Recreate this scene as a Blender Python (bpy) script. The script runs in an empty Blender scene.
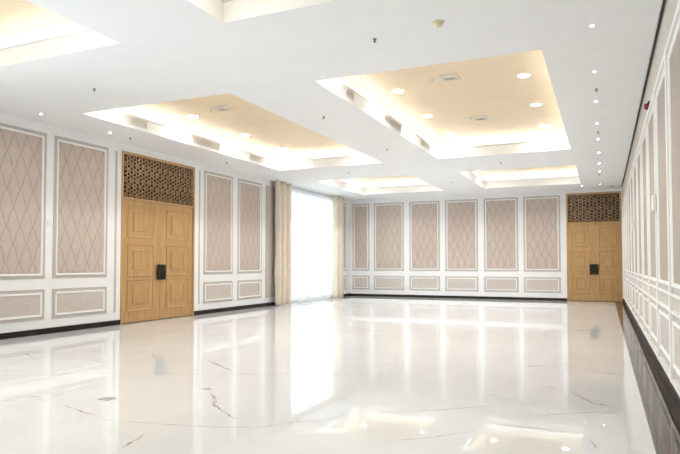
import bpy, bmesh, math, random
from mathutils import Vector, Matrix
PI = math.pi
S = bpy.context.scene
COL = S.collection

# ------------------------------------------------------------------ room size
LX, RX = -8.758, 0.553          # left and right wall faces
NY, FY = -0.35, 20.67           # near and far wall faces
H = 3.6                         # ceiling
SX = 0.284                      # edge of the pale marble / dark marble border
GZ = 4.06                       # gold ceiling inside the coffers

# ------------------------------------------------------------------ camera
cam = bpy.data.cameras.new('camera')
cam.sensor_width = 36.0
cam.lens = 594.9 / 680 * 36
cam.shift_y = 17.75 / 680
cam.clip_start = 0.02
camo = bpy.data.objects.new('camera', cam)
COL.objects.link(camo)
camo.location = (0, 0, 1.198)
camo.rotation_euler = (PI / 2 + 0.03226, 0, 0.41792)
S.camera = camo

# ------------------------------------------------------------------ exposure, sky, daylight
S.view_settings.view_transform = 'Standard'
S.view_settings.look = 'None'
S.view_settings.gamma = 1.0
S.view_settings.use_curve_mapping = False
S.view_settings.exposure = 0.93

CFG = dict(world=1.2, win_far=85, win_near=240, cove=0.85, spot=38.0, near_spot=11.0, far_spot=80.0, small_spot=5.0, lens=40.0)

W = bpy.data.worlds.new('sky')
S.world = W
W.use_nodes = True
bg = W.node_tree.nodes['Background']
bg.inputs['Color'].default_value = (0.80, 0.90, 1.0, 1)
bg.inputs['Strength'].default_value = CFG['world']

def area(name, loc, rot, sx, sy, energy, color):
    l = bpy.data.lights.new(name, 'AREA')
    l.shape = 'RECTANGLE'; l.size = sx; l.size_y = sy
    l.energy = energy; l.color = color
    o = bpy.data.objects.new(name, l)
    COL.objects.link(o); o.location = loc; o.rotation_euler = rot
    return o
WIN = [(15.55, 19.75), (0.60, 4.80)]     # window openings along the left wall
area('daylight', (LX - 1.1, 17.65, 1.9), (0, -PI / 2, 0), 3.6, 5.0, CFG['win_far'], (0.92, 0.97, 1.0))
area('daylight', (LX - 1.1, 2.7, 1.9), (0, -PI / 2, 0), 3.6, 5.0, CFG['win_near'], (0.90, 0.96, 1.0))

# ------------------------------------------------------------------ materials
def newmat(name):
    m = bpy.data.materials.new(name); m.use_nodes = True
    nt = m.node_tree
    return m, nt, nt.nodes['Principled BSDF']
def lk(nt, a, b): nt.links.new(a, b)
def node(nt, t, **kw):
    n = nt.nodes.new(t)
    for k, v in kw.items(): setattr(n, k, v)
    return n
def ramp(nt, fac, stops):
    r = node(nt, 'ShaderNodeValToRGB')
    el = r.color_ramp.elements
    while len(el) < len(stops): el.new(0.5)
    for e, (p, c) in zip(el, stops):
        e.position = p; e.color = (c[0], c[1], c[2], 1)
    lk(nt, fac, r.inputs['Fac'])
    return r
def coords(nt, scale=(1, 1, 1)):
    tc = node(nt, 'ShaderNodeTexCoord'); mp = node(nt, 'ShaderNodeMapping')
    mp.inputs['Scale'].default_value = scale
    lk(nt, tc.outputs['Object'], mp.inputs['Vector'])
    return mp.outputs['Vector']
def noise(nt, vec, scale, detail=3, rough=0.5, dist=0.0):
    n = node(nt, 'ShaderNodeTexNoise')
    n.inputs['Scale'].default_value = scale; n.inputs['Detail'].default_value = detail
    n.inputs['Roughness'].default_value = rough; n.inputs['Distortion'].default_value = dist
    lk(nt, vec, n.inputs['Vector'])
    return n.outputs['Fac']
def bump(nt, b, h, strength, dist):
    n = node(nt, 'ShaderNodeBump')
    n.inputs['Strength'].default_value = strength; n.inputs['Distance'].default_value = dist
    lk(nt, h, n.inputs['Height']); lk(nt, n.outputs['Normal'], b.inputs['Normal'])

def paint(name, c, rough=0.55, var=0.02, spec=0.35):
    m, nt, b = newmat(name)
    f = noise(nt, coords(nt), 2.2, 4)
    r = ramp(nt, f, [(0.3, [max(0, x - var) for x in c]), (0.7, [min(1, x + var) for x in c])])
    lk(nt, r.outputs['Color'], b.inputs['Base Color'])
    b.inputs['Roughness'].default_value = rough
    b.inputs['Specular IOR Level'].default_value = spec
    f2 = noise(nt, coords(nt), 160, 2)
    bump(nt, b, f2, 0.06, 0.002)
    return m
def plain(name, c, rough=0.5, metal=0.0):
    m, nt, b = newmat(name)
    f = noise(nt, coords(nt), 30, 3)
    r = ramp(nt, f, [(0.3, [x * 0.92 for x in c]), (0.7, [min(1, x * 1.06) for x in c])])
    lk(nt, r.outputs['Color'], b.inputs['Base Color'])
    b.inputs['Roughness'].default_value = rough; b.inputs['Metallic'].default_value = metal
    return m
def fabric(name, c, rough=0.85, scale=420):
    m, nt, b = newmat(name)
    v = coords(nt)
    f = noise(nt, v, 9, 5, 0.6)
    r = ramp(nt, f, [(0.25, [x * 0.93 for x in c]), (0.75, [min(1, x * 1.06) for x in c])])
    lk(nt, r.outputs['Color'], b.inputs['Base Color'])
    b.inputs['Roughness'].default_value = rough
    b.inputs['Specular IOR Level'].default_value = 0.08
    bump(nt, b, noise(nt, v, scale, 2), 0.15, 0.001)
    return m
def wood(name, c1, c2, c3, rough=0.38):
    m, nt, b = newmat(name)
    v = coords(nt, (9, 9, 0.55))
    f = noise(nt, v, 3.2, 7, 0.62, 0.9)
    v2 = coords(nt, (60, 60, 1.6))
    f2 = noise(nt, v2, 3.0, 3, 0.6)
    mx = node(nt, 'ShaderNodeMath', operation='MULTIPLY_ADD')
    lk(nt, f2, mx.inputs[0]); mx.inputs[1].default_value = 0.35; 
    sc = node(nt, 'ShaderNodeMath', operation='MULTIPLY'); lk(nt, f, sc.inputs[0]); sc.inputs[1].default_value = 0.72
    lk(nt, sc.outputs[0], mx.inputs[2])
    r = ramp(nt, mx.outputs[0], [(0.36, c1), (0.52, c2), (0.70, c3)])
    lk(nt, r.outputs['Color'], b.inputs['Base Color'])
    b.inputs['Roughness'].default_value = rough
    bump(nt, b, mx.outputs[0], 0.12, 0.002)
    return m
def emit(name, c, s):
    m, nt, b = newmat(name)
    b.inputs['Base Color'].default_value = (*c, 1)
    b.inputs['Emission Color'].default_value = (*c, 1)
    b.inputs['Emission Strength'].default_value = s
    return m

WHITE = (0.86, 0.85, 0.835)
M = {}
M['wall'] = paint('white_wall_paint', (0.86, 0.856, 0.85))
M['ceil'] = paint('white_ceiling_paint', (0.85, 0.848, 0.846), rough=0.8, var=0.01, spec=0.2)
M['rwall'] = paint('dimmed_beige_wall_paint', (0.63, 0.575, 0.51), spec=0.1)  # beige darkened so the colour carries the right wall's weaker light
M['mould'] = paint('white_moulding_paint', (0.90, 0.885, 0.86), rough=0.4)
M['border'] = paint('greige_border_paint', (0.55, 0.495, 0.455), rough=0.5)
M['flat'] = fabric('plain_greige_fabric', (0.60, 0.535, 0.485))
M['quilt'] = fabric('quilted_tan_fabric', (0.57, 0.475, 0.415))
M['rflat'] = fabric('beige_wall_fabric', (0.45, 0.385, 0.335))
M['seam'] = fabric('shaded_seam_thread', (0.41, 0.335, 0.285))  # stitch line kept dark, its colour adds to the groove shade
M['gold'] = paint('gold_ceiling_paint', (0.80, 0.64, 0.435), rough=0.5, var=0.02)
M['oak'] = wood('oak_veneer', (0.37, 0.21, 0.08), (0.49, 0.295, 0.118), (0.57, 0.365, 0.16))
M['oakframe'] = wood('oak_frame', (0.38, 0.215, 0.09), (0.50, 0.295, 0.125), (0.58, 0.36, 0.165))
M['lattice'] = plain('bronze_lattice', (0.29, 0.18, 0.09), 0.25, 0.5)
M['darkglass'] = plain('dark_transom_glass', (0.012, 0.008, 0.006), 0.10)
M['bronze'] = plain('dark_bronze', (0.03, 0.022, 0.018), 0.35, 0.6)
M['black'] = plain('black_metal', (0.02, 0.017, 0.015), 0.4)
M['rail'] = plain('dark_track', (0.014, 0.010, 0.008), 0.6)
M['chrome'] = plain('brushed_chrome', (0.25, 0.25, 0.25), 0.3, 0.9)
M['plastic'] = plain('white_plastic', (0.84, 0.82, 0.78), 0.4)
M['cream'] = plain('cream_plastic', (0.80, 0.70, 0.50), 0.4)
M['red'] = plain('red_plastic', (0.32, 0.02, 0.02), 0.35)
M['grille'] = paint('grille_paint', (0.76, 0.72, 0.69), rough=0.5)
M['duct'] = plain('duct_shadow_grey', (0.60, 0.55, 0.52), 0.7)
M['diffuser'] = plain('pale_grey_metal', (0.74, 0.68, 0.58), 0.5)
M['lens'] = emit('lamp_lens', (1.0, 0.93, 0.80), CFG['lens'])
M['drape'] = fabric('beige_drape', (0.78, 0.69, 0.58), 0.8, 300)
M['alu'] = plain('white_window_frame', (0.82, 0.83, 0.84), 0.35)
M['steel'] = plain('floor_box_steel', (0.42, 0.41, 0.40), 0.35, 0.3)

# marble floor
def marble():
    m, nt, b = newmat('white_marble')
    v = coords(nt)
    cl = noise(nt, v, 0.7, 5, 0.55, 0.6)
    base = ramp(nt, cl, [(0.25, (0.72, 0.72, 0.725)), (0.6, (0.775, 0.778, 0.785)), (0.85, (0.79, 0.796, 0.805))])
    # faint ridged veining
    vn = coords(nt, (0.55, 1.15, 1))
    r1 = noise(nt, vn, 0.75, 6, 0.58, 1.1)
    a = node(nt, 'ShaderNodeMath', operation='SUBTRACT'); lk(nt, r1, a.inputs[0]); a.inputs[1].default_value = 0.5
    ab = node(nt, 'ShaderNodeMath', operation='ABSOLUTE'); lk(nt, a.outputs[0], ab.inputs[0])
    vr = ramp(nt, ab.outputs[0], [(0.0, (1, 1, 1)), (0.012, (0, 0, 0))])
    ms = noise(nt, v, 0.9, 3)
    mr = ramp(nt, ms, [(0.5, (0, 0, 0)), (0.72, (1, 1, 1))])
    mul = node(nt, 'ShaderNodeMath', operation='MULTIPLY'); lk(nt, vr.outputs['Color'], mul.inputs[0]); lk(nt, mr.outputs['Color'], mul.inputs[1])
    mul2 = node(nt, 'ShaderNodeMath', operation='MULTIPLY'); lk(nt, mul.outputs[0], mul2.inputs[0]); mul2.inputs[1].default_value = 0.45
    mx = node(nt, 'ShaderNodeMix', data_type='RGBA')
    lk(nt, mul2.outputs[0], mx.inputs['Factor']); lk(nt, base.outputs['Color'], mx.inputs['A'])
    mx.inputs['B'].default_value = (0.48, 0.44, 0.40, 1)
    # slab joints
    sp = node(nt, 'ShaderNodeSeparateXYZ'); lk(nt, v, sp.inputs[0])
    def joint(out, off, per, wid):
        ad = node(nt, 'ShaderNodeMath', operation='ADD'); lk(nt, out, ad.inputs[0]); ad.inputs[1].default_value = off + per * 50
        mo = node(nt, 'ShaderNodeMath', operation='MODULO'); lk(nt, ad.outputs[0], mo.inputs[0]); mo.inputs[1].default_value = per
        lt = node(nt, 'ShaderNodeMath', operation='LESS_THAN'); lk(nt, mo.outputs[0], lt.inputs[0]); lt.inputs[1].default_value = wid
        return lt.outputs[0]
    jx = joint(sp.outputs['X'], 0.572, 1.6, 0.004); jy = joint(sp.outputs['Y'], -5.30, 3.2, 0.004)
    jm = node(nt, 'ShaderNodeMath', operation='MAXIMUM'); lk(nt, jx, jm.inputs[0]); lk(nt, jy, jm.inputs[1])
    jf = node(nt, 'ShaderNodeMath', operation='MULTIPLY'); lk(nt, jm.outputs[0], jf.inputs[0]); jf.inputs[1].default_value = 0.4
    mj = node(nt, 'ShaderNodeMix', data_type='RGBA')
    lk(nt, jf.outputs[0], mj.inputs['Factor']); lk(nt, mx.outputs['Result'], mj.inputs['A'])
    mj.inputs['B'].default_value = (0.5, 0.48, 0.45, 1)
    lk(nt, mj.outputs['Result'], b.inputs['Base Color'])
    b.inputs['Roughness'].default_value = 0.012
    b.inputs['IOR'].default_value = 1.5
    return m
M['marble'] = marble()
def veinmat():
    m, nt, b = newmat('grey_marble_vein')
    f = noise(nt, coords(nt), 7, 4, 0.6)
    r = ramp(nt, f, [(0.35, (0.37, 0.345, 0.33)), (0.70, (0.72, 0.72, 0.72))])
    lk(nt, r.outputs['Color'], b.inputs['Base Color'])
    b.inputs['Roughness'].default_value = 0.012
    return m
M['vein'] = veinmat()
def darkmarble():
    m, nt, b = newmat('dark_brown_marble')
    v = coords(nt)
    f = noise(nt, v, 7, 8, 0.7, 1.5)
    r = ramp(nt, f, [(0.3, (0.025, 0.015, 0.011)), (0.55, (0.06, 0.038, 0.029)), (0.68, (0.17, 0.115, 0.09)), (0.75, (0.09, 0.06, 0.045))])
    lk(nt, r.outputs['Color'], b.inputs['Base Color'])
    b.inputs['Roughness'].default_value = 0.05
    return m
M['darkmarble'] = darkmarble()
def basemat():
    m, nt, b = newmat('black_marble_skirting')
    f = noise(nt, coords(nt), 6, 6, 0.7, 1.0)
    r = ramp(nt, f, [(0.4, (0.010, 0.008, 0.007)), (0.66, (0.025, 0.02, 0.017)), (0.72, (0.07, 0.055, 0.047))])
    lk(nt, r.outputs['Color'], b.inputs['Base Color'])
    b.inputs['Roughness'].default_value = 0.4
    b.inputs['Specular IOR Level'].default_value = 0.25
    return m
M['skirting'] = basemat()
def sheermat():
    m, nt, b = newmat('white_sheer_voile')
    nt.nodes.remove(b)
    out = nt.nodes['Material Output']
    d = node(nt, 'ShaderNodeBsdfDiffuse'); d.inputs['Color'].default_value = (0.9, 0.91, 0.92, 1)
    t = node(nt, 'ShaderNodeBsdfTranslucent'); t.inputs['Color'].default_value = (0.93, 0.95, 0.96, 1)
    tr = node(nt, 'ShaderNodeBsdfTransparent')
    m1 = node(nt, 'ShaderNodeMixShader'); m1.inputs[0].default_value = 0.62
    lk(nt, d.outputs[0], m1.inputs[1]); lk(nt, t.outputs[0], m1.inputs[2])
    f = noise(nt, coords(nt, (1, 60, 60)), 20, 2)
    r = ramp(nt, f, [(0.3, (0.02, 0.02, 0.02)), (0.7, (0.07, 0.07, 0.07))])
    m2 = node(nt, 'ShaderNodeMixShader'); lk(nt, r.outputs['Color'], m2.inputs[0])
    lk(nt, m1.outputs[0], m2.inputs[1]); lk(nt, tr.outputs[0], m2.inputs[2])
    lk(nt, m2.outputs[0], out.inputs['Surface'])
    return m
M['sheer'] = sheermat()
def glassmat():
    m, nt, b = newmat('window_glass')
    nt.nodes.remove(b)
    out = nt.nodes['Material Output']
    tr = node(nt, 'ShaderNodeBsdfTransparent'); tr.inputs['Color'].default_value = (0.96, 0.98, 0.98, 1)
    g = node(nt, 'ShaderNodeBsdfGlossy'); g.inputs['Roughness'].default_value = 0.02
    fr = node(nt, 'ShaderNodeFresnel'); fr.inputs['IOR'].default_value = 1.5
    mx = node(nt, 'ShaderNodeMixShader')
    lk(nt, fr.outputs[0], mx.inputs[0]); lk(nt, tr.outputs[0], mx.inputs[1]); lk(nt, g.outputs[0], mx.inputs[2])
    lk(nt, mx.outputs[0], out.inputs['Surface'])
    return m
M['glass'] = glassmat()

# ------------------------------------------------------------------ mesh helpers
class MB:
    def __init__(s): s.v = []; s.f = []; s.mi = []
    def quad(s, pts, mi=0):
        n = len(s.v); s.v += [tuple(p) for p in pts]; s.f.append(tuple(range(n, n + len(pts)))); s.mi.append(mi)
    def box(s, x0, x1, y0, y1, z0, z1, mi=0):
        n = len(s.v)
        s.v += [(x0, y0, z0), (x1, y0, z0), (x1, y1, z0), (x0, y1, z0), (x0, y0, z1), (x1, y0, z1), (x1, y1, z1), (x0, y1, z1)]
        for q in [(0, 3, 2, 1), (4, 5, 6, 7), (0, 1, 5, 4), (1, 2, 6, 5), (2, 3, 7, 6), (3, 0, 4, 7)]:
            s.f.append(tuple(n + i for i in q)); s.mi.append(mi)
    def bevbox(s, x0, x1, y0, y1, z0, z1, bv, mi=0):      # box with its four front (-y) edges chamfered
        n = len(s.v)
        for (y, i) in ((y1, 0), (y0 + bv, 0), (y0, bv)):
            s.v += [(x0 + i, y, z0 + i), (x1 - i, y, z0 + i), (x1 - i, y, z1 - i), (x0 + i, y, z1 - i)]
        for k in (0, 4):
            for i in range(4):
                j = (i + 1) % 4
                s.f.append((n + k + i, n + k + j, n + k + 4 + j, n + k + 4 + i)); s.mi.append(mi)
        s.f.append((n + 8, n + 9, n + 10, n + 11)); s.mi.append(mi)
        s.f.append((n + 3, n + 2, n + 1, n + 0)); s.mi.append(mi)
    def ring(s, x0, x1, z0, z1, prof, closed=True, mi=0):
        # mitred frame on the wall plane y=0 (front is -y); prof = [(inset, out)]
        n = len(s.v); k = len(prof)
        for (i, d) in prof:
            s.v += [(x0 + i, -d, z0 + i), (x1 - i, -d, z0 + i), (x1 - i, -d, z1 - i), (x0 + i, -d, z1 - i)]
        for a in range(k if closed else k - 1):
            b = (a + 1) % k
            for i in range(4):
                j = (i + 1) % 4
                s.f.append((n + 4 * a + i, n + 4 * a + j, n + 4 * b + j, n + 4 * b + i)); s.mi.append(mi)
    def hring(s, x0, x1, y0, y1, prof, closed=True, mi=0):
        # horizontal mitred ring round an opening; prof = [(outward, z)]
        n = len(s.v); k = len(prof)
        for (o, z) in prof:
            s.v += [(x0 - o, y0 - o, z), (x1 + o, y0 - o, z), (x1 + o, y1 + o, z), (x0 - o, y1 + o, z)]
        for a in range(k if closed else k - 1):
            b = (a + 1) % k
            for i in range(4):
                j = (i + 1) % 4
                s.f.append((n + 4 * a + i, n + 4 * a + j, n + 4 * b + j, n + 4 * b + i)); s.mi.append(mi)
    def lathe(s, prof, c=(0, 0, 0), seg=24, mi=0):        # prof = [(r, z)] about the z axis
        n = len(s.v); k = len(prof)
        for (r, z) in prof:
            for i in range(seg):
                a = 2 * PI * i / seg
                s.v.append((c[0] + r * math.cos(a), c[1] + r * math.sin(a), c[2] + z))
        for a in range(k - 1):
            for i in range(seg):
                j = (i + 1) % seg
                s.f.append((n + a * seg + i, n + a * seg + j, n + (a + 1) * seg + j, n + (a + 1) * seg + i)); s.mi.append(mi)
        s.f.append(tuple(n + i for i in reversed(range(seg)))); s.mi.append(mi)
        s.f.append(tuple(n + (k - 1) * seg + i for i in range(seg))); s.mi.append(mi)
    def mesh(s, name, mats, smooth=False, recalc=True):
        me = bpy.data.meshes.new(name)
        me.from_pydata(s.v, [], s.f)
        for m in (mats if isinstance(mats, (list, tuple)) else [mats]): me.materials.append(m)
        me.polygons.foreach_set('material_index', s.mi)
        me.polygons.foreach_set('use_smooth', [smooth] * len(s.f))
        if recalc:
            bm = bmesh.new(); bm.from_mesh(me)
            bmesh.ops.recalc_face_normals(bm, faces=bm.faces)
            bm.to_mesh(me); bm.free()
        me.update()
        return me
    def build(s, name, mats, parent=None, smooth=False, recalc=True):
        return ob(name, s.mesh(name, mats, smooth, recalc), parent)
def ob(name, me, parent=None):
    o = bpy.data.objects.new(name, me); COL.objects.link(o)
    if parent is not None: o.parent = parent
    return o
def empty(name, loc=(0, 0, 0), rz=0.0):
    o = bpy.data.objects.new(name, None); COL.objects.link(o)
    o.empty_display_size = 0.1
    o.location = loc; o.rotation_euler = (0, 0, rz)
    return o
def tag(o, label, cat, group=None):
    o['label'] = label; o['category'] = cat
    if group: o['group'] = group
    return o
def struct(o): o['kind'] = 'structure'; return o
def copy_tree(o, parent=None):
    c = o.copy(); COL.objects.link(c)
    if parent is not None: c.parent = parent
    for ch in [k for k in SRC.get(o.name, [])]: copy_tree(ch, c)
    return c
SRC = {}
def remember(root):                                       # remember a thing's parts so that it can be copied
    ch = [o for o in COL.objects if o.parent == root]
    SRC[root.name] = ch
    for c in ch: remember(c)

# ------------------------------------------------------------------ floor
fl = MB()
fl.quad([(LX - .2, NY - .2, 0), (SX, NY - .2, 0), (SX, FY, 0), (LX - .2, FY, 0)])
VEINS = [
 ([(-4.21,3.7),(-4.01,3.64),(-3.82,3.58),(-3.66,3.55)], 15), ([(-3.66,3.55),(-3.51,3.47),(-3.39,3.5),(-3.23,3.54),(-3.05,3.56),(-2.9,3.6),(-2.63,3.66),(-2.33,3.79),(-2.18,3.98),(-1.96,4.14),(-1.91,4.4)], 9),
 ([(-4.54,6.14),(-4.2,5.9),(-3.82,5.63)], 24), ([(-3.39,4.63),(-3.2,4.44),(-3.04,4.22),(-2.83,4.06),(-2.62,3.91)], 24),
 ([(-0.58,6.18),(-0.44,6.09)], 22), ([(-0.31,6.0),(-0.19,5.78),(-0.11,5.61),(0.0,5.54),(0.18,5.43)], 20),
 ([(-1.94,4.38),(-1.72,4.51),(-1.52,4.66),(-1.25,4.83),(-1.01,5.05),(-0.75,5.25),(-0.63,5.34)], 9), ([(-1.34,3.85),(-1.23,3.95),(-1.09,4.07),(-0.95,4.24),(-0.86,4.33)], 8),
 ([(-0.55,4.9),(-0.34,5.1),(-0.12,5.25),(0.09,5.32)], 14), ([(-0.24,7.23),(-0.06,7.18),(0.19,7.19),(0.27,7.2)], 14),
 ([(-5.99,4.43),(-5.53,4.67),(-5.08,4.94),(-4.57,5.13),(-4.14,5.29),(-3.64,5.51),(-3.04,5.78),(-2.65,5.96),(-2.25,6.14),(-1.98,6.36),(-1.68,6.52)], 10),
 ([(-5.02,3.72),(-4.77,3.83),(-4.59,3.91),(-4.58,4.05)], 9), ([(-5.57,6.32),(-5.25,6.0),(-4.96,5.96)], 13), ([(-2.33,3.94),(-2.01,4.15),(-1.91,4.29)], 7),
 ([(-0.91,7.22),(-0.6,7.5)], 12), ([(-0.66,11.4),(-0.09,11.84)], 22), ([(-1.03,5.64),(-0.59,5.31)], 7),
 ([(-2.88,2.98),(-2.97,3.31)], 16), ([(-7.13,5.63),(-6.73,5.43)], 22), ([(-0.2,9.36),(0.25,9.23)], 15), ([(-0.1,4.43),(-0.06,4.24)], 11),
 ([(-6.4,8.2),(-5.6,8.6),(-5.0,9.2)], 12), ([(-3.9,9.1),(-3.2,9.6),(-2.9,10.3)], 12), ([(-1.9,8.9),(-1.5,9.4)], 14), ([(-2.8,12.2),(-2.2,12.9)], 20),
 ([(-3.55,4.70),(-3.50,4.74),(-3.42,4.70)], 50)]
rnd = random.Random(5)
for pts, wmm in VEINS:
    P = []
    for (a, b) in zip(pts[:-1], pts[1:]):
        d = math.hypot(b[0] - a[0], b[1] - a[1]); k = max(2, int(d / 0.04))
        for i in range(k): P.append((a[0] + (b[0] - a[0]) * i / k, a[1] + (b[1] - a[1]) * i / k))
    P.append(pts[-1])
    n = len(P); L_ = []; R_ = []
    for i in range(n):
        a = P[max(0, i - 1)]; b = P[min(n - 1, i + 1)]
        dx, dy = b[0] - a[0], b[1] - a[1]; l = math.hypot(dx, dy) or 1
        j = rnd.uniform(-.006, .006); w = wmm / 1350 * (0.4 + 1.1 * rnd.random()) * min(1, 0.15 + 3 * min(i, n - 1 - i) / n)
        cx, cy = P[i][0] - dy / l * j, P[i][1] + dx / l * j
        L_.append((cx - dy / l * w, cy + dx / l * w, .0004)); R_.append((cx + dy / l * w, cy - dx / l * w, .0004))
    for i in range(n - 1):
        fl.quad([R_[i], R_[i + 1], L_[i + 1], L_[i]], 1)
floor = struct(fl.build('floor', [M['marble'], M['vein']], recalc=False))
db = MB(); db.box(SX, RX + .2, NY - .2, FY, -0.02, 0.0)
struct(db.build('trim_1', M['darkmarble']))

# ------------------------------------------------------------------ ceiling with its coffers
COF = [(x0, x1, y0, y1) for (y0, y1) in ((1.22, 4.88), (6.95, 13.27), (15.44, 19.10)) for (x0, x1) in ((-7.59, -4.784), (-3.437, -0.612))]
xs = [LX - .2, -7.59, -4.784, -3.437, -0.612, RX + .2]
ys = [NY - .2, 1.22, 4.88, 6.95, 13.27, 15.44, 19.10, FY + .2]
cl = MB()
for i in range(5):
    for j in range(7):
        if i in (1, 3) and j in (1, 3, 5): continue
        cl.quad([(xs[i], ys[j], H), (xs[i], ys[j + 1], H), (xs[i + 1], ys[j + 1], H), (xs[i + 1], ys[j], H)])
ceil = struct(cl.build('ceiling', M['ceil'], recalc=False))
OUT = 0.17
for n, (x0, x1, y0, y1) in enumerate(COF):
    root = struct(empty('trim_%d' % (n + 2), ((x0 + x1) / 2, (y0 + y1) / 2, H)))
    hx, hy = (x1 - x0) / 2, (y1 - y0) / 2
    f = MB(); f.hring(-hx, hx, -hy, hy, [(0, 0), (0, .205), (.30, .205), (.30, .004)], closed=True)
    f.build('fascia', M['ceil'], root)
    m = MB(); m.hring(-hx, hx, -hy, hy, [(.012, .205), (.010, .213), (-.002, .216), (-.006, .224), (-.006, .236), (.0, .240), (.012, .240), (.012, .215), (OUT, .215), (OUT, .205)])
    m.build('ledge_bead', M['mould'], root)
    g = MB(); g.hring(-hx, hx, -hy, hy, [(OUT, .215), (OUT, GZ - H), (OUT + .04, GZ - H), (OUT + .04, .215)])
    g.build('upper_riser', M['ceil'], root)
    g = MB(); g.box(-hx - OUT - .04, hx + OUT + .04, -hy - OUT - .04, hy + OUT + .04, GZ - H, GZ - H + .05)
    g.build('gold_ceiling', M['gold'], root)
    # LED lines lying in the cove behind the cornice
    zc = H + .222; lc = (0.86, 0.94, 1.0)
    for (lx, ly, sx, sy) in (((x0 + x1) / 2, y0 - .075, x1 - x0, .05), ((x0 + x1) / 2, y1 + .075, x1 - x0, .05), (x0 - .075, (y0 + y1) / 2, .06, y1 - y0), (x1 + .075, (y0 + y1) / 2, .06, y1 - y0)):
        area('cove_led', (lx, ly, zc), (PI, 0, 0), sx, sy, CFG['cove'] * max(sx, sy), lc)

# ------------------------------------------------------------------ walls
def wall_cells(us, zs, holes, boxf):
    for i in range(len(us) - 1):
        for j in range(len(zs) - 1):
            uc, zc = (us[i] + us[i + 1]) / 2, (zs[j] + zs[j + 1]) / 2
            if any(a < uc < b and c < zc < d for (a, b, c, d) in holes): continue
            boxf(us[i], us[i + 1], zs[j], zs[j + 1])
DL = (9.01, 11.32, 3.46)           # left door opening: from, to, top
DB = (-1.115, 0.512, 3.49)         # far door opening
WZ = (0.10, 3.45)
w = MB()
us = [NY - .2, WIN[1][0], WIN[1][1], DL[0], DL[1], WIN[0][0], WIN[0][1], FY + .2]
wall_cells(us, [-.02, WZ[0], WZ[1], DL[2], H], [(DL[0], DL[1], -1, DL[2])] + [(a, b, WZ[0], WZ[1]) for a, b in WIN],
           lambda a, b, c, d: w.box(LX - .2, LX, a, b, c, d))
struct(w.build('wall_left', M['wall']))
w = MB()
wall_cells([LX, DB[0], DB[1], RX], [-.02, DB[2], H], [(DB[0], DB[1], -1, DB[2])], lambda a, b, c, d: w.box(a, b, FY, FY + .2, c, d))
struct(w.build('wall_back', M['wall']))
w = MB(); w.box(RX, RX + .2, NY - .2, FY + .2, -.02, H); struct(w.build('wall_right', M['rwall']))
w = MB(); w.box(LX, RX, NY - .2, NY, -.02, H); struct(w.build('wall_front', M['wall']))

# skirtings
BT = 0.018
def skirting(name, boxes):
    b = MB()
    for q in boxes: b.box(*q)
    return struct(b.build(name, M['skirting']))
zb = 0.098
skirting('baseboard_left', [(LX, LX + BT, NY, DL[0], 0, zb), (LX, LX + BT, DL[1], 15.2, 0, zb), (LX, LX + BT, 19.7, FY, 0, zb)])
skirting('baseboard_back', [(LX + BT, DB[0], FY - BT, FY, 0, .085), (DB[1], RX - BT, FY - BT, FY, 0, .085)])
skirting('baseboard_right', [(RX - BT, RX, NY, FY, 0, .155)])

# ------------------------------------------------------------------ windows
for n, (a, b) in enumerate(WIN):
    root = struct(empty('window_%d' % (n + 1), (LX - .12, (a + b) / 2, WZ[0])))
    hw = (b - a) / 2; hh = WZ[1] - WZ[0]
    f = MB()
    f.box(-.03, .03, -hw, hw, 0, .06); f.box(-.03, .03, -hw, hw, hh - .06, hh)
    for k in range(4):
        y = -hw + (2 * hw - .06) * k / 3
        f.box(-.03, .03, y, y + .06, .06, hh - .06)
    f.box(-.025, .025, -hw + .06, hw - .06, 2.35, 2.41)
    f.build('window_frame', M['alu'], root)
    for k in range(3):
        y0 = -hw + (2 * hw - .06) * k / 3 + .06; y1 = -hw + (2 * hw - .06) * (k + 1) / 3
        for (z0, z1) in ((.06, 2.35), (2.41, hh - .06)):
            p = MB(); p.box(-.003, .003, y0, y1, z0, z1); p.build('pane', M['glass'], root)

# ------------------------------------------------------------------ doors
# local frame of everything on a wall: x to the right, z up, front is -y, the wall face is y = 0
def lattice(x0, x1, z0, z1, px, pz, t):
    m = MB()
    nx = max(2, round((x1 - x0) / px)); nz = max(2, round((z1 - z0) / pz))
    px = (x1 - x0) / nx; pz = (z1 - z0) / nz
    y0, y1 = -.014, .006
    for i in range(1, nx):                                   # long upright bars
        x = x0 + px * i; m.box(x - t / 2, x + t / 2, y0, y1, z0, z1)
    for i in range(nx):
        xa, xb = x0 + px * i + t / 2, x0 + px * (i + 1) - t / 2
        xm = (xa + xb) / 2
        for j in range(nz + 1):
            z = z0 + pz * (j + (0.5 if i % 2 else 0.0))
            if z > z1 - t or z < z0 + t: continue
            m.box(xa, xb, y0 + .003, y1, z - t / 2, z + t / 2)
        for j in range(nz):                                  # small key blocks inside the cells
            z = z0 + pz * (j + (0.5 if i % 2 else 0.0)) + pz / 2
            if z > z1 - pz * .4 or z < z0 + pz * .4: continue
            if (i * 2 + j) % 4 == 0: m.box(xm - t / 2, xm + t / 2, y0 + .004, y1, z - pz / 2 + t / 2, z + pz / 2 - t / 2)
    return m
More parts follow.
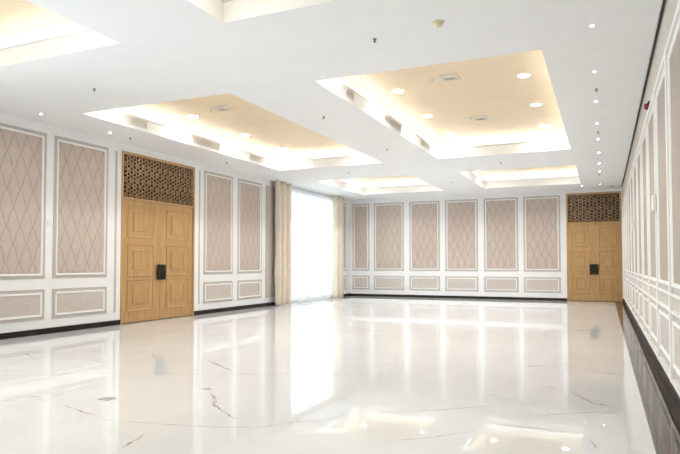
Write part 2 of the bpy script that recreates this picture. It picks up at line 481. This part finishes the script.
def make_door(name, loc, rz, w, top, oakm, px, pz, bar):
    root = struct(empty(name, loc, rz))
    hw = w / 2; LT = 2.50; fr = .055
    f = MB()
    for (x0, x1) in ((-hw, -hw + fr), (hw - fr, hw)): f.box(x0, x1, -.012, .12, 0, top)
    f.box(-hw + fr, hw - fr, -.012, .12, top - fr, top)
    f.box(-hw + fr, hw - fr, -.012, .12, LT, LT + .045)
    f.build('door_frame', M['oakframe'], root)
    b = MB(); b.box(-hw + fr, hw - fr, .03, .05, LT + .045, top - fr); b.build('transom_glass', M['darkglass'], root)
    lattice(-hw + fr, hw - fr, LT + .045, top - fr, px, pz, bar).build('transom_lattice', M['lattice'], root)
    lw = (w - 2 * fr) / 2
    for s in (-1, 1):
        x0, x1 = (-lw, -.003) if s < 0 else (.003, lw)
        lf = MB(); lf.box(x0, x1, .012, .055, .012, LT - .004)
        leaf = lf.build('door_leaf', M[oakm], root)
        for (z0, z1) in ((1.735, 2.385), (.945, 1.610), (.235, .885)):
            p = MB()
            mx = .17 * lw / .76
            a, c = x0 + mx * .55, x1 - mx * .80
            if s > 0: a, c = x0 + mx * .80, x1 - mx * .55
            # sunk channel with a bead round it, then a raised field stepping up to a smaller centre
            p.ring(a, c, z0, z1, [(0, -.012), (0, .000), (.008, .005), (.018, .003), (.026, -.005), (.032, -.0115), (.032, -.012)])
            iw = (c - a) * .20; ih = (z1 - z0) * .20
            p.ring(a + iw, c - iw, z0 + ih, z1 - ih, [(0, -.012), (.0, .000), (.008, .006), (.020, .004), (.030, -.006), (.030, -.012)])
            p.bevbox(a + iw + .03, c - iw - .03, -.002, .012, z0 + ih + .03, z1 - ih - .03, .008)
            p.build('door_panel', M[oakm], leaf)
        hx0, hx1 = (-.128, -.006) if s < 0 else (.006, .128)
        h = MB(); h.bevbox(hx0, hx1, -.050, -.030, .86, 1.185, .006)
        for z in (.93, 1.11): h.box((hx0 + hx1) / 2 - .012, (hx0 + hx1) / 2 + .012, -.031, .013, z - .012, z + .012)
        hd = h.build('door_handle', M['bronze'], leaf); hd['label'] = 'dark bronze rectangular pull plate'
    t = MB(); t.box(-hw + fr, hw - fr, .07, .12, 0, top - fr); t.build('rebate_board', M['oakframe'], root)
    t = MB(); t.box(-hw + fr, hw - fr, -.005, .10, -.012, .006); t.build('threshold', M['bronze'], root)
    return root
make_door('door_1', (LX, (DL[0] + DL[1]) / 2, 0), PI / 2, DL[1] - DL[0], DL[2], 'oak', .085, .078, .026)
make_door('door_2', ((DB[0] + DB[1]) / 2, FY, 0), 0, DB[1] - DB[0], DB[2], 'oak', .105, .100, .026)

# ------------------------------------------------------------------ wall panels
def quilt_mesh(w, h):
    step = .0125
    nx = int(w / step); nz = int(h / step)
    me = MB()
    PW, PH, D = .245, .60, .017
    def s(z): return z / PH + .035 * math.sin(4 * PI * z / PH + .6)
    for j in range(nz + 1):
        z = h * j / nz; sz = s(z + .11)
        for i in range(nx + 1):
            x = -w / 2 + w * i / nx
            wob = .004 * math.sin(9 * z + 3 * x)
            t1 = abs(math.sin(PI * ((x + wob) / PW + sz))); t2 = abs(math.sin(PI * ((x - wob) / PW - sz)))
            e = (1 - math.exp(-t1 / .28)) * (1 - math.exp(-t2 / .28))
            edge = min(1, min(x + w / 2, w / 2 - x, z, h - z) / .03)
            me.v.append((x, -.004 - D * e * max(0, edge), z))
    for j in range(nz):
        for i in range(nx):
            a = j * (nx + 1) + i
            me.f.append((a, a + 1, a + nx + 2, a + nx + 1))
            x = -w / 2 + w * (i + .5) / nx; z = h * (j + .5) / nz; sz = s(z + .11); wob = .004 * math.sin(9 * z + 3 * x)
            q = min(abs(math.sin(PI * ((x + wob) / PW + sz))), abs(math.sin(PI * ((x - wob) / PW - sz))))
            me.mi.append(1 if q < .084 else 0)  # cells along a groove take the darker, painted-shade seam colour
    return me.mesh('padding', [M['quilt'], M['seam']], smooth=True, recalc=False)
CACHE = {}
def panel(u, wall, width, z0, z1, quilted, cloth='flat'):
    """u = centre along the wall"""
    width = round(width, 3)
    loc, rz = {'left': ((LX, u, z0), PI / 2), 'back': ((u, FY, z0), 0), 'right': ((RX, u, z0), -PI / 2)}[wall]
    root = empty('wall_panel', loc, rz)
    key = (width, round(z1 - z0, 3), quilted, cloth)
    if key not in CACHE:
        h = z1 - z0; hw = width / 2
        b = MB(); b.ring(-hw, hw, 0, h, [(0, 0), (0, .010), (.008, .012), (.014, .006), (.062, .006), (.062, 0)])
        m = MB(); m.ring(-hw + .055, hw - .055, .055, h - .055, [(0, 0), (0, .020), (.008, .026), (.016, .022), (.026, .024), (.034, .014), (.036, 0)])
        i = .088
        if quilted: pm = quilt_mesh(width - 2 * i, h - 2 * i)
        else:
            p = MB(); p.bevbox(-hw + i, hw - i, -.008, 0, 0, h - 2 * i, .004); pm = p.mesh('padding', M[cloth])
        CACHE[key] = (b.mesh('border', M['border']), m.mesh('moulding', M['mould']), pm, i)
    bm_, mm_, pm_, i = CACHE[key]
    ob('border', bm_, root)
    mo = ob('moulding', mm_, root); mo['label'] = 'white picture-frame moulding'
    pd = ob('padding', pm_, root); pd.location = (0, 0, i)
    return root
TZ = (.945, 3.445); BZ = (.250, .765)
TALL = 'tall quilted wall panels'; LOW = 'low dado wall panels'
LEFTP = [((6.03, 7.26), 'at the left edge of the view, cut by the frame'), ((7.42, 8.65), 'just left of the big oak double doors'),
         ((11.68, 12.89), 'just right of the big oak double doors'), ((13.12, 14.31), 'second to the right of the big oak doors, before the plain strip panel')]
for (a, b), where in LEFTP:
    tag(panel((a + b) / 2, 'left', b - a, *TZ, True), 'tall tan quilted panel on left wall ' + where, 'wall panel', TALL)
    tag(panel((a + b) / 2, 'left', b - a, *BZ, False), 'low plain greige panel on left wall ' + where, 'wall panel', LOW)
for z, q, t in ((TZ, True, 'tall narrow quilted panel peeping out right of the far drape'), (BZ, False, 'low narrow greige panel peeping out right of the far drape')):
    tag(panel(20.09, 'left', .47, *z, q), t, 'wall panel', TALL if q else LOW)
BACKP = [(-8.66, -7.98), (-7.80, -6.64), (-6.43, -5.31), (-5.12, -3.97), (-3.77, -2.63), (-2.46, -1.30)]
names = ['narrowest, leftmost of the far wall, beside the corner', 'second from the left on the far wall', 'third from the left on the far wall',
         'third to the left of the far oak doors', 'second to the left of the far oak doors', 'right beside the far oak doors']
for (a, b), where in zip(BACKP, names):
    tag(panel((a + b) / 2, 'back', b - a, *TZ, True), 'tall quilted panel ' + where, 'wall panel', TALL)
    tag(panel((a + b) / 2, 'back', b - a, *BZ, False), 'low plain greige panel ' + where, 'wall panel', LOW)
ords = ['nearest the camera, cut by the right frame edge', 'second from the camera', 'third from the camera', 'fourth from the camera', 'fifth from the camera', 'sixth from the camera',
        'seventh from the camera', 'eighth from the camera', 'ninth from the camera', 'tenth from the camera', 'eleventh from the camera', 'farthest, beside the far oak doors']
k = 0
for i in range(12):
    a = 5.99 + 1.365 * (i - 1) + .055; b = 5.99 + 1.365 * i - .055
    b = min(b, FY - .08)
    if b - a < .4: continue
    where = ords[-1] if i == 11 else ords[i]
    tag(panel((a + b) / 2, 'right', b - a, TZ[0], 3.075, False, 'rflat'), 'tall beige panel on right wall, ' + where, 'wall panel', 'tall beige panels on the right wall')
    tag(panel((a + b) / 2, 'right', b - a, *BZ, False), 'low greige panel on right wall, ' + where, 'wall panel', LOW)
w = MB()                                                  # white ribs framing the right-hand panels
for i in range(-5, 11):
    c = 5.99 + 1.365 * i; w.box(RX - .034, RX, c - .05, c + .05, .157, 3.13)
for (z0, z1) in ((3.075, 3.13), (.922, .945), (.775, .797), (.157, .20)): w.box(RX - .030, RX, NY, FY - .02, z0, z1)
struct(w.build('trim_9', M['mould']))
# plain full-height strip panel before the curtain
r = empty('wall_panel', (LX, (14.53 + 15.30) / 2, .25), PI / 2)
b = MB(); b.ring(-.385, .385, 0, 3.17, [(0, 0), (0, .026), (.02, .026), (.02, 0)]); b.build('border', M['border'], r)
b = MB(); b.bevbox(-.365, .365, -.018, 0, .02, 3.15, .003); b.build('padding', M['flat'], r)
tag(r, 'plain full-height greige strip panel left of the near drape', 'wall panel')
# slim upright inlays either side of the left doors
for y, t in ((8.87, 'slim upright greige inlay left of the big oak doors'), (11.51, 'slim upright greige inlay right of the big oak doors')):
    b = MB(); b.bevbox(-.026, .026, -.006, 0, 0, 3.17, .003)
    o = b.build('inlay_strip', M['border']); o.location = (LX, y, .25); o.rotation_euler = (0, 0, PI / 2)
    tag(o, t, 'trim strip', 'slim inlays beside the doors')
# white pilaster between far doors and right wall
b = MB(); b.bevbox(-.018, .018, -.012, 0, .0, 3.44, .004)
o = struct(b.build('trim_8', M['mould'])); o.location = ((DB[1] + RX) / 2 , FY, .1)

# ------------------------------------------------------------------ curtains
def cloth(name, y0, y1, x, amp, lam, mat, seed, parent=None, z0=.015, z1=3.585, gather=0.0, ny=None):
    rr = random.Random(seed)
    L = y1 - y0; ny = ny or int(L / lam * 14); nz = 30
    ph = [rr.uniform(0, 2 * PI) for _ in range(4)]
    m = MB()
    for j in range(nz + 1):
        t = j / nz; z = z0 + (z1 - z0) * t
        for i in range(ny + 1):
            s = i / ny; y = y0 + L * s
            yy = y - gather * (s - .5) * L * 4 * t * (1 - t) * .5
            p = 2 * PI * (s * L / lam) + .5 * math.sin(3.1 * s * L + ph[0]) + .25 * math.sin(4 * z + ph[1]) * (1 - t)
            q = math.sin(p)
            d = amp * ((2 * abs(math.sin(p / 2)) ** .8 - 1) + .15 * math.sin(1.3 * p + ph[2])) * (1 - .2 * t)
            m.v.append((x + d, yy + amp * .35 * math.cos(p), z))
    for j in range(nz):
        for i in range(ny):
            a = j * (ny + 1) + i
            m.f.append((a, a + 1, a + ny + 2, a + ny + 1)); m.mi.append(0)
    o = m.build(name, mat, parent, smooth=True, recalc=False)
    return o
o = cloth('sheer_curtain', 15.55, 19.35, LX + .045, .013, .16, M['sheer'], 3, z1=3.582)
tag(o, 'white sheer curtain glowing with daylight between the two beige drapes', 'curtain')
for (a, b, sd, t) in ((14.76, 15.60, 7, 'beige pleated drape left of the glowing white sheer'), (18.76, 19.48, 11, 'beige pleated drape right of the glowing white sheer')):
    o = cloth('drape', a, b, LX + .20, .092, .30, M['drape'], sd, gather=.06)
    md = o.modifiers.new('thickness', 'SOLIDIFY'); md.thickness = .006
    tag(o, t, 'curtain', 'beige pleated drapes')
b = MB(); b.box(LX + .02, LX + .30, 14.7, 19.85, H - .012, H)
tag(b.build('curtain_track', M['plastic']), 'white curtain track on ceiling above the sheer and drapes', 'curtain track')

# ------------------------------------------------------------------ air grilles on the coffer fasciae
def grille(loc, length, label):
    root = empty('air_grille', loc, PI / 2)                 # on a left fascia, facing +x
    hl, h = length / 2, .15
    b = MB(); b.box(-hl + .012, hl - .012, -.004, 0, .012, h - .012); b.build('backing', M['duct'], root)
    f = MB(); f.ring(-hl, hl, 0, h, [(0, 0), (0, .012), (.014, .012), (.016, 0)])
    for x in (-hl / 3, hl / 3): f.box(x - .008, x + .008, -.012, 0, .014, h - .014)
    f.build('frame', M['grille'], root)
    s = MB(); n = 8
    for i in range(n):
        z = .018 + (h - .036) * (i + .5) / n
        s.quad([(-hl + .014, -.003, z + .006), (hl - .014, -.003, z + .006), (hl - .014, -.012, z - .006), (-hl + .014, -.012, z - .006)])
        s.quad([(-hl + .014, -.012, z - .009), (hl - .014, -.012, z - .009), (hl - .014, -.012, z - .006), (-hl + .014, -.012, z - .006)])
    s.build('louvres', M['grille'], root, recalc=False)
    tag(root, label, 'air vent', 'air grilles on the coffer sides')
    return root
gz = H + .045
for y0, y1, t in ((7.38, 8.42, 'nearest'), (9.62, 10.66, 'middle'), (11.84, 12.90, 'farthest')):
    grille((-7.59, (y0 + y1) / 2, gz), y1 - y0, 'grey louvred air grille, %s of three in the left big coffer' % t)
for y0, y1, t in ((7.30, 8.25, 'nearest'), (9.50, 10.50, 'middle'), (11.86, 12.90, 'farthest')):
    grille((-3.437, (y0 + y1) / 2, gz), y1 - y0, 'grey louvred air grille, %s of three in the right big coffer' % t)
for x, side in ((-7.59, 'left'), (-3.437, 'right')):
    for y0, y1, t in ((15.95, 16.75, 'nearer'), (17.75, 18.70, 'farther')):
        grille((x, (y0 + y1) / 2, gz), y1 - y0, 'grey louvred air grille, %s of two in the small far %s coffer' % (t, side))

# ------------------------------------------------------------------ downlights
def downlight_proto(r, recess):
    root = empty('downlight')
    t = MB(); t.lathe([(r * 1.28, 0), (r * 1.28, -.004), (r * 1.18, -.009), (r * 1.02, -.007), (r, .0)], seg=28); t.build('trim_ring', M['plastic'], root, smooth=True)
    l = MB(); l.lathe([(r, -.003), (r * .98, -.0075), (r * .6, -.0105), (.002, -.011)], seg=28); l.build('lens', M['lens'], root, smooth=True)
    remember(root)
    return root
def lamp(x, y, z, energy, ang=150, col=(0.90, .955, 1.0)):
    l = bpy.data.lights.new('downlight_lamp', 'SPOT')
    l.energy = energy; l.spot_size = math.radians(ang); l.spot_blend = .8; l.shadow_soft_size = .06; l.color = col
    o = bpy.data.objects.new('downlight_lamp', l); COL.objects.link(o); o.location = (x, y, z - .02)
big = downlight_proto(.088, .02); small = downlight_proto(.018, .01)
first = {id(big): True, id(small): True}
def place(proto, x, y, z, label, group):
    o = proto if first[id(proto)] else copy_tree(proto)
    first[id(proto)] = False
    o.location = (x, y, z)
    tag(o, label, 'ceiling light', group)
for cx, side in ((-6.24, 'left'), (-2.08, 'right')):
    for s, sd in ((-1, 'left'), (1, 'right')):
        for y, rw in ((7.50, 'nearest'), (9.30, 'second'), (11.12, 'third'), (12.88, 'farthest')):
            x = cx + s * 1.0
            lamp(x, y, GZ, CFG['spot'])
            place(big, x, y, GZ, 'round recessed downlight in gold %s big coffer, %s row, %s side' % (side, rw, sd), 'round downlights in the gold coffers')
        for y, rw in ((2.1, 'near'), (4.1, 'far')):
            x = cx + s * 1.0
            lamp(x, y, GZ, CFG['near_spot'])
            place(big, x, y, GZ, 'round recessed downlight in nearest %s coffer above the camera, %s row, %s side' % (side, rw, sd), 'round downlights in the gold coffers')
        for y, rw in ((16.2, 'near'), (18.2, 'far')):
            x = cx + s * 1.0
            lamp(x, y, GZ, CFG['far_spot'])
            place(big, x, y, GZ, 'round recessed downlight in small far %s coffer, %s row, %s side' % (side, rw, sd), 'round downlights in the gold coffers')
seq = ['nearest', 'second', 'third', 'fourth', 'fifth', 'sixth', 'seventh', 'eighth', 'ninth']
for y, t in zip((6.44, 8.0, 9.49, 10.98, 12.39, 13.91, 15.37, 16.75, 19.5), seq):
    place(small, -.08, y, H, 'small recessed spotlight in white ceiling along right wall, %s from the camera' % t, 'small spotlights along the right wall')
    lamp(-.08, y, H, CFG['small_spot'], 110)
place(small, -.60, 19.62, H, 'small recessed spotlight at far right corner of the small right coffer', 'small spotlights along the right wall')
lamp(-.60, 19.62, H, CFG['small_spot'], 110)
for x, y, t in ((-8.2, 6.69, 'above the panel at the left frame edge'), (-8.23, 8.17, 'above the panel left of the big oak doors')):
    o = copy_tree(small); o.location = (x, y, H)
    tag(o, 'small recessed spotlight in ceiling ' + t, 'ceiling light', 'small spotlights along the left wall')
    lamp(x, y, H, CFG['small_spot'], 110)

# ------------------------------------------------------------------ sprinklers
sp = empty('sprinkler')
m = MB(); m.lathe([(.038, 0), (.036, -.006), (.020, -.010), (.016, -.010)], seg=20); m.build('escutcheon', M['chrome'], sp, smooth=True)
m = MB(); m.lathe([(.012, -.008), (.012, -.030), (.007, -.032), (.007, -.050), (.004, -.052)], seg=14)
m.box(-.022, -.017, -.003, .003, -.052, -.028); m.box(.017, .022, -.003, .003, -.052, -.028); m.box(-.022, .022, -.003, .003, -.030, -.027)
m.build('body', M['black'], sp)
m = MB(); m.lathe([(.026, -.054), (.027, -.056), (.010, -.058)], seg=16); m.build('deflector', M['black'], sp)
remember(sp)
SPR = [(-6.36, 6.02, 'between the nearest left coffer and the left big coffer'), (-8.21, 8.66, 'just above left edge of the big oak doors'), (-8.13, 11.71, 'just above the panel right of the big oak doors'),
       (-2.21, 5.89, 'in front of the right big gold coffer'), (-4.15, 8.69, 'between the two big gold coffers, nearer one'), (-4.12, 11.70, 'between the two big gold coffers, farther one'),
       (-6.10, 14.32, 'between left big coffer and small left far coffer'), (-2.21, 14.36, 'between right big coffer and small right far coffer'), (-4.06, 17.20, 'between the two small far coffers'),
       (-.07, 8.83, 'in the spotlight row by right wall, nearest'), (-.07, 11.74, 'in the spotlight row by right wall, middle'), (-.09, 17.35, 'in the spotlight row by right wall, farthest')]
for i, (x, y, t) in enumerate(SPR):
    o = sp if i == 0 else copy_tree(sp)
    o.location = (x, y, H); o.scale = (.62, .62, .62)
    tag(o, 'dark pendent sprinkler on ceiling ' + t, 'sprinkler', 'ceiling sprinklers')

# ------------------------------------------------------------------ detectors and ceiling fittings
d = empty('smoke_detector', (-1.48, 5.73, H))
m = MB(); m.lathe([(.060, 0), (.060, -.012), (.052, -.018), (.03, -.018)], seg=28); m.build('base', M['cream'], d, smooth=True)
m = MB(); m.lathe([(.046, -.018), (.044, -.036), (.030, -.048), (.012, -.058), (.004, -.062)], seg=28); m.build('sensor_head', M['cream'], d, smooth=True)
tag(d, 'cream dome smoke detector on white ceiling before the right gold coffer', 'smoke detector')
def minidet(x, y, t):
    d = empty('ceiling_sensor', (x, y, GZ))
    m = MB(); m.lathe([(.040, 0), (.040, -.012), (.03, -.016)], seg=20); m.build('base', M['plastic'], d, smooth=True)
    m = MB(); m.lathe([(.026, -.016), (.020, -.032), (.006, -.036)], seg=20); m.build('sensor_head', M['plastic'], d, smooth=True)
    tag(d, t, 'ceiling sensor', 'small sensors in the gold coffers')
minidet(-2.404, 8.966, 'small white sensor on gold right coffer beside the nearer diffuser')
minidet(-2.394, 11.663, 'small white sensor on gold right coffer beside the farther diffuser')
minidet(-6.653, 9.047, 'small white sensor on gold left coffer beside the nearer diffuser')
def diffuser(x, y, t):
    r = empty('ceiling_diffuser', (x, y, GZ))
    hs = .145
    f = MB(); f.hring(-hs, hs, -hs, hs, [(0, 0), (0, -.010), (-.022, -.012), (-.024, 0)]); f.build('frame', M['diffuser'], r)
    v = MB()
    for k in range(3):
        q = hs - .026 - k * .038
        v.hring(-q, q, -q, q, [(0, -.001), (0, -.004), (-.030, -.011), (-.030, -.008)])
    v.box(-hs + .024, hs - .024, -hs + .024, hs - .024, -.002, 0)
    v.build('vanes', M['diffuser'], r)
    tag(r, t, 'ceiling vent', 'square diffusers in the gold coffers')
diffuser(-2.130, 8.935, 'pale square ceiling speaker grille on gold right coffer, nearer one')
diffuser(-2.170, 11.704, 'pale square ceiling speaker grille on gold right coffer, farther one')
diffuser(-6.369, 9.037, 'pale square ceiling speaker grille on gold left coffer')
m = MB(); m.lathe([(.055, 0), (.055, -.006), (.045, -.010), (.01, -.010)], seg=24)
o = m.build('ceiling_disc', M['bronze'], smooth=True); o.location = (.24, 20.1, H)
tag(o, 'dark flat disc on ceiling above the far oak doors', 'ceiling fitting')
# dark track along the right wall
tr = empty('ceiling_track', (.532, 0, H))
m = MB(); m.box(-.013, .013, 4.2, 20.12, -.012, 0); m.build('rail', M['rail'], tr)
m = MB(); m.box(-.026, -.011, 4.2, 20.12, -.006, 0); m.build('edge_strip', M['grille'], tr)
for i in range(11):
    m = MB(); m.box(-.016, .004, -.05, .05, -.018, 0); b = m.build('clip', M['rail'], tr); b.location = (0, 5.0 + 1.365 * i, 0)
tag(tr, 'long dark track fixed to the ceiling along the right wall', 'ceiling track')

# ------------------------------------------------------------------ wall fittings
def keypad(y, z, w, h, t):
    r = empty('wall_controller', (RX - .034, y, z), -PI / 2)
    m = MB(); m.bevbox(-w / 2, w / 2, -.030, -.0, -h / 2, h / 2, .006); m.build('casing', M['plastic'], r)
    m = MB(); m.bevbox(-w * .32, w * .32, -.033, -.029, h * .05, h * .34, .002); m.build('display', M['diffuser'], r)
    tag(r, t, 'wall control', 'white wall controllers')
keypad(7.36, 1.87, .20, .17, 'white box controller on right wall between beige panels, nearer one')
keypad(12.815, 1.93, .20, .17, 'white box controller on right wall between beige panels, farther one')
r = empty('fire_alarm', (RX, 8.45, 3.20), -PI / 2)
m = MB(); m.bevbox(-.04, .04, -.025, 0, -.058, .058, .006); m.build('back_box', M['black'], r)
m = MB(); m.lathe([(.040, 0), (.040, .022), (.034, .034), (.016, .040), (.004, .042)], seg=24)
o = m.build('sounder', M['red'], r, smooth=True); o.location = (0, -.025, 0); o.rotation_euler = (PI / 2, 0, 0); o['label'] = 'red domed sounder'
tag(r, 'red fire alarm sounder high on the right wall', 'fire alarm')
r = empty('light_switch', (LX, 7.345, 1.90), PI / 2)
m = MB(); m.bevbox(-.043, .043, -.010, 0, -.043, .043, .003); m.build('plate', M['plastic'], r)
m = MB(); m.bevbox(-.018, .018, -.014, -.009, -.026, .026, .002); m.build('rocker', M['plastic'], r)
tag(r, 'small white switch on left wall between the two leftmost tall panels', 'light switch')
# floor box
r = empty('floor_box', (-4.05, 4.03, 0))
m = MB(); m.hring(-.055, .055, -.055, .055, [(0, 0), (0, .003), (-.010, .0035), (-.010, 0)]); m.build('frame', M['steel'], r)
m = MB(); m.box(-.045, .045, -.045, .045, 0, .0028); m.build('lid', M['steel'], r)
tag(r, 'square grey floor outlet cover set in the white marble', 'floor outlet')
